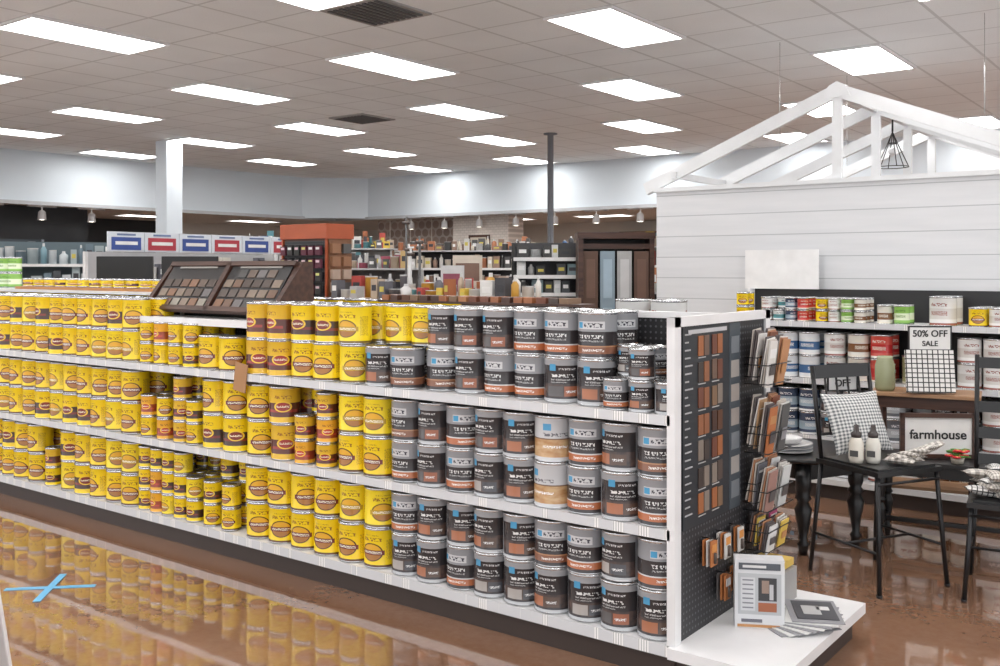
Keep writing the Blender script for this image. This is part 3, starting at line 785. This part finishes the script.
def unit(name,loc,rz,w,h,d=.45,shelves=4,back=(.03,.03,.035),frame=(.6,.6,.62),pal=None,header=None,top=False,ph_=.7):
    m=MB([M_vc,M_paper])
    m.box((0,d/2,h/2),(w,.02,h),0,back); m.box((0,0,.06),(w,d,.12),0,frame)
    for x in(-w/2,w/2): m.box((x,d/2-.03,h/2),(.03,.05,h),0,frame)
    sp=(h-.12)/shelves
    for i in range(shelves):
        z=.12+i*sp
        m.box((0,.0,z+.008),(w,d-.03,.016),0,frame); m.box((0,-d/2,z+.004),(w,.006,.035),0,(.75,.75,.75))
        x=-w/2+.03
        while x<w/2-.08:
            bw=R.uniform(.06,.14); 
            if x+bw>w/2: break
            if R.random()<.95: product(m,x+bw/2,-d/2+.1,z+.017,bw,.1,sp*R.uniform(.5,ph_+.12),(R.choice(pal) if pal else rcol()))
            x+=bw+.006
    if top:
        m.box((0,0,h+.01),(w,d,.02),0,frame)
        for yy in (-d/2+.1,d/2-.1):
            x=-w/2+.03
            while x<w/2-.1:
                bw=R.uniform(.05,.14)
                if R.random()<.9: product(m,x+bw/2,yy,h+.02,bw,.1,R.uniform(.07,.20)+(.06 if yy>0 else 0),(R.choice(pal) if pal else rcol()))
                x+=bw+.012
    if header:
        n=6; hw=w/n
        for i in range(n):
            c_=header[i%len(header)]; x=-w/2+hw*(i+.5)
            m.box((x,-d/2+.02,h+.10),(hw*.98,.02,.20),1,(.66,.70,.76)); m.box((x,-d/2+.008,h+.08),(hw*.80,.004,.13),1,c_)
            m.box((x,-d/2+.004,h+.085),(hw*.6,.004,.035),1,(.8,.8,.8)); m.box((x,-d/2+.008,h+.172),(hw*.5,.004,.02),1,(.15,.2,.35))
        m.box((0,-d/2+.04,h+.02),(w,.02,.05),0,frame)
    return m.build(name,loc,rz)
D=math.radians
unit('brush_display_shelf',(-9.3,6.75,0),D(90),2.5,1.74,.45,5,back=(.45,.45,.46),frame=(.7,.7,.7),header=[(.04,.08,.30),(.42,.04,.06)],pal=[(.7,.52,.1),(.7,.7,.68),(.1,.1,.12),(.5,.1,.08),(.3,.3,.32),(.65,.62,.55)])
unit('product_shelf',(-11.9,5.9,0),D(60),2.6,1.9,.45,6,back=(.10,.14,.16),frame=(.40,.43,.45),pal=[(.14,.20,.24),(.35,.42,.44),(.55,.6,.62),(.06,.07,.08),(.2,.34,.4)],ph_=.8)
unit('product_shelf',(-12.4,11.4,0),D(60),2.6,1.9,.45,5,top=True)
unit('product_gondola',(-5.5,6.35,0),0,2.2,1.28,.45,3,frame=(.45,.32,.2),top=True)
unit('product_gondola',(-5.5,9.1,0),D(20),2.4,1.30,.45,3,top=True,pal=[(.6,.58,.54),(.45,.18,.08),(.4,.3,.25),(.08,.08,.09),(.6,.6,.6),(.3,.1,.15),(.05,.05,.05)])
unit('wire_rack_shelf',(-5.42,7.94,0),D(37),.64,1.82,.36,10,back=(.05,.05,.055),frame=(.04,.04,.04),pal=[(.65,.67,.67),(.08,.09,.1),(.20,.28,.30),(.45,.45,.45),(.06,.06,.06)],ph_=.75)
unit('product_shelf',(-10.2,12.6,0),D(30),2.3,1.85,.45,6,top=True,pal=[(.65,.58,.48),(.5,.2,.1),(.62,.62,.60),(.1,.1,.1),(.3,.2,.15)])
unit('product_shelf',(-14.2,6.0,0),D(80),3.0,2.0,.45,6,back=(.03,.04,.05),frame=(.2,.22,.24),pal=[(.1,.14,.18),(.3,.3,.3),(.6,.6,.6)])
unit('product_shelf',(-8.1,8.05,0),D(30),1.4,1.55,.45,6,top=True,back=(.2,.18,.17),frame=(.5,.5,.5),pal=[(.6,.6,.58),(.35,.08,.12),(.5,.35,.15),(.06,.06,.08),(.5,.4,.3),(.1,.1,.1)])
unit('product_shelf',(-10.8,10.0,0),D(45),2.0,1.85,.45,6,top=True,back=(.3,.28,.26),frame=(.6,.6,.6))
unit('product_shelf',(-7.8,13.7,0),D(10),2.2,1.9,.45,6,top=True,back=(.4,.36,.32),frame=(.55,.55,.55))
unit('product_shelf',(-12.6,13.4,0),D(40),1.6,1.7,.45,5,top=True,back=(.2,.15,.12),frame=(.4,.35,.3),pal=[(.5,.4,.3),(.3,.15,.08),(.6,.55,.5),(.1,.08,.07)])
for (x,y,z,w,h,c1,c2,rz_) in ((-6.95,8.35,1.10,.26,.50,(.65,.65,.65),(.30,.08,.12),40),(-8.35,10.35,1.15,.40,.60,(.60,.54,.46),(.20,.12,.09),35),(-6.9,10.7,1.2,.35,.5,(.10,.10,.11),(.4,.4,.42),40),(-9.5,9.3,1.2,.45,.55,(.08,.08,.09),(.5,.15,.2),45),(-10.3,8.0,1.3,.35,.5,(.10,.22,.35),(.7,.7,.7),50)):
    m=MB([M_paper,M_blackmetal]); m.box((0,0,z+h/2),(w,.02,h),0,c1); m.box((0,-.012,z+h*.62),(w*.8,.004,h*.4),0,c2); m.box((0,-.012,z+h*.22),(w*.7,.004,h*.08),0,c2)
    m.tube([(0,0,0.01),(0,0,z)],.015,8,1); m.lathe([(.001,0),(.17,0),(.16,.015),(.001,.02)],(0,0,0),20,m=1); m.build('sign_stand',(x,y,0),D(rz_))
e=MB([M_wood,M_white,M_vc,M_paper])
e.box((0,0,.52),(2.2,.6,1.04),0); e.box((0,0,1.06),(2.3,.7,.04),1)
for yy in(-.22,.05,.25):
    for i in range(16): product(e,-1.05+i*.14+R.uniform(-.02,.02),yy,1.08,R.uniform(.08,.14),.1,R.uniform(.12,.30)+(.12 if yy>0 else 0),rcol())
e.build('sales_counter',(-7.9,9.7,0),D(37))
m=MB([M_vc,M_peg,M_paper,M_blackmetal]); OR=(.40,.085,.03)
m.b2(-.30,.30,-.15,.15,0,1.84,0,(.10,.035,.02)); m.b2(-.28,.28,-.156,-.15,.2,1.82,1); m.b2(-.32,.32,-.18,.17,1.84,1.98,0,OR)
m.b2(.30,.31,-.15,.15,0,1.84,0,(.22,.10,.05)); m.b2(-.31,-.29,-.17,-.14,0,1.84,0,OR); m.b2(.29,.31,-.17,-.14,0,1.84,0,OR)
for r_ in range(12):
    for k in range(6):
        x=-.24+k*.096; z=1.78-r_*.12
        m.tube([(x,-.156,z),(x,-.22,z)],.003,5,3)
        m.box((x,-.20,z-.05),(.07,.03,.085),2,R.choice([(.03,.03,.03),(.03,.03,.035),(.10,.02,.04)])); m.box((x,-.216,z-.03),(.045,.003,.022),2,R.choice([(.75,.75,.75),(.7,.5,.55),(.6,.6,.2)]))
for r_ in range(12):
    for k in range(2): m.box((.325,-.07+k*.14,1.75-r_*.12),(.03,.10,.09),2,R.choice([(.3,.15,.08),(.1,.1,.1),(.45,.35,.28)]))
m.build('orange_endcap_rack',(-7.0,6.40,0))
m=MB([M_vc,M_blackmetal])
m.box((0,0,.25),(.4,.4,.5),0,(.12,.05,.03))
for i in range(5):
    x=-.16+i*.08; h_=R.uniform(1.6,2.1); yy=R.uniform(-.1,.1); m.tube([(x,yy,.02),(x,yy,h_)],.011,8,0,R.choice([(.35,.2,.1),(.08,.08,.08),(.6,.6,.6)]))
    m.tube([(x-.04,yy,h_-.06),(x+.04,yy,h_-.06)],.018,8,0,(.1,.08,.07))
ep=m.build('extension_pole_rack',(-6.55,7.25,0)); copy_of(ep,(-9.0,8.55,0),.5)
m=MB([M_white,M_wood]); m.b2(-.9,.9,-.3,.3,0,1.06,1); m.b2(-.95,.95,-.35,.35,1.06,1.10,0); m.build('service_counter',(-8.0,5.30,0),D(37))
for dx in(-.26,.34):
    m=MB([plain('monitor_black',(.010,.010,.012),.5)])
    m.box((0,0,.42),(.52,.03,.31)); m.box((0,.03,.42),(.30,.03,.18)); m.box((0,.03,.2),(.05,.03,.34)); m.box((0,.02,.008),(.24,.18,.016))
    m.build('computer_monitor',(-8.0+dx*.8,5.30+dx*.6,1.101),D(37),bevel=.004)
def hexmat():
    n=NT('hexagon_tile'); x,y,z=n.coord()
    s=.20; row=n.math('FLOOR',n.math('DIVIDE',z,s*.87)); off=n.math('FRACT',n.mul(row,.5))
    u=n.math('FRACT',n.math('ADD',n.math('ADD',n.math('DIVIDE',x,s),off),200.)); w=n.math('FRACT',n.math('DIVIDE',z,s*.87))
    d=n.ell(u,w,.5,.5,.47,.5)
    cell=n.math('ADD',n.math('FLOOR',n.math('ADD',n.math('DIVIDE',x,s),off)),n.mul(row,7.3))
    h=n.math('FRACT',n.mul(n.math('SINE',cell),43.7))
    c=n.mix(h,(.42,.32,.27),(.26,.19,.165)); c=n.mix(n.math('GREATER_THAN',d,.93),c,(.48,.42,.38))
    n.set('Base Color',c).set('Roughness',.3); return n.m
m=MB([hexmat(),MWc,M_wood]); m.b2(-15.4,-13.0,15.9,15.95,.95,2.64,0); m.b2(-15.4,-13,15.3,15.9,0,.9,2); m.b2(-15.45,-12.95,15.25,15.9,.9,.95,1)
m.build('tile_backsplash_display')
m=MB([MWc])
for x in(-14.8,-14.2,-13.6):
    m.lathe([(.001,1.9),(.07,1.9),(.05,2.02),(.01,2.05),(.01,2.65)],(x,15.65,0),12)
m.build('pendant_lights')
def brick():
    n=NT('white_brick'); n.coord(); b=n.t.nodes.new('ShaderNodeTexBrick'); 
    mp=n.t.nodes.new('ShaderNodeMapping'); mp.inputs['Rotation'].default_value=(math.radians(90),0,0)
    n.t.links.new(n.vec,mp.inputs[0]); n.t.links.new(mp.outputs[0],b.inputs[0]); b.inputs['Scale'].default_value=5
    b.inputs['Color1'].default_value=(.74,.68,.63,1); b.inputs['Color2'].default_value=(.66,.60,.55,1); b.inputs['Mortar'].default_value=(.52,.47,.43,1)
    n.set('Base Color',b.outputs[0]).set('Roughness',.8); return n.m
m=MB([brick()]); m.b2(-12.8,-11.4,15.4,15.9,0,2.645,0); m.build('brick_pillar')
m=MB([M_wood,M_paper]); m.b2(-12.35,-11.85,15.34,15.398,1.62,2.25,0); m.b2(-12.3,-11.9,15.33,15.342,1.67,2.2,1,(.55,.5,.42)); m.build('framed_picture')
m=MB([wood('cabinet_wood',(.20,.11,.07),(.12,.065,.04)),M_metal,M_vc])
for i in range(8):
    x=-11+i*.75; m.b2(x,x+.72,18.9,19.35,0,.9,0); m.b2(x,x+.72,19.0,19.35,1.5,2.4,0); m.b2(x+.06,x+.66,18.985,19.0,1.56,2.34,2,R.choice([(.15,.09,.06),(.2,.13,.1)])); m.b2(x+.06,x+.66,18.885,18.9,.1,.84,2,(.14,.08,.05))
m.b2(-11,-5,18.85,19.35,.9,.94,2,(.5,.45,.4))
m.build('kitchen_cabinets')
m=MB([M_wood,M_vc,plain('rack_black',(.02,.02,.02),.5)])
W=.33; HD=1.90
m.box((0,.26,HD/2),(2*W,.03,HD),2); m.box((0,.11,HD-.03),(2*W+.06,.34,.06),0); m.box((0,.0,HD-.13),(2*W,.03,.05),0)
for x in(-W,W): m.box((x,.11,HD/2),(.045,.30,HD),0)
for i,c_ in enumerate([(.10,.05,.03),(.26,.34,.40),(.40,.40,.40),(.11,.055,.035)]):
    x=-.235+i*.157; m.box((x,.0,1.25),(.135,.03,.95),1,c_,rot=rotm('Z',-8))
    for z in(1.02,1.47): m.box((x,-.018,z),(.08,.008,.36),1,tuple(min(1,q*1.35+.01) for q in c_),rot=rotm('Z',-8))
    m.box((x,0,.42),(.135,.03,.62),1,R.choice([(.1,.05,.03),(.3,.3,.3)]),rot=rotm('Z',-8))
m.box((0,.11,.04),(2*W,.30,.08),0)
m.build('door_sample_display',(-4.62,7.92,0),D(37))
def track(pts):
    m=MB([M_white,emis('spot_bulb',(1,.93,.82),9.0)])
    for x,y,al in pts:
        m.box((x,y,2.63),((.5,.04,.03) if al else (.04,.5,.03))); m.lathe([(.03,0),(.06,-.03),(.07,-.16),(.055,-.16)],(x,y,2.56),12); m.lathe([(.001,-.15),(.054,-.15),(.054,-.158),(.001,-.158)],(x,y,2.56),12,m=1); m.tube([(x,y,2.62),(x,y,2.54)],.012)
    m.build('track_lights')
track([(-16.2,y,0) for y in(3.2,4.1,5.0,5.9,6.8,7.7,8.6,9.5)])
track([(x,15.24,1) for x in(-13.8,-12.9,-12.0,-11.1,-10.2,-9.3,-8.4,-7.5)])

for x,y,e_ in((-9,17.9,35),):
    l=bpy.data.lights.new('recess_lamp','AREA'); l.energy=e_; l.size=1.0; l.color=(1,.86,.72)
    o=bpy.data.objects.new('recess_lamp',l); sc.collection.objects.link(o); o.location=(x,y,2.6)

# ---------------------------------------------------------------- world + camera
w=bpy.data.worlds.new('World'); sc.world=w; w.use_nodes=True
bg=w.node_tree.nodes['Background']; bg.inputs[0].default_value=(.96,.975,1,1); bg.inputs[1].default_value=1.35
cam=bpy.data.cameras.new('camera'); cam.lens=35.3; cam.sensor_width=36; cam.shift_y=-.063; cam.clip_start=.05; cam.clip_end=100
co=bpy.data.objects.new('camera',cam); sc.collection.objects.link(co); co.location=(0,0,1.55); co.rotation_euler=(math.radians(90),0,math.radians(37))
sc.camera=co
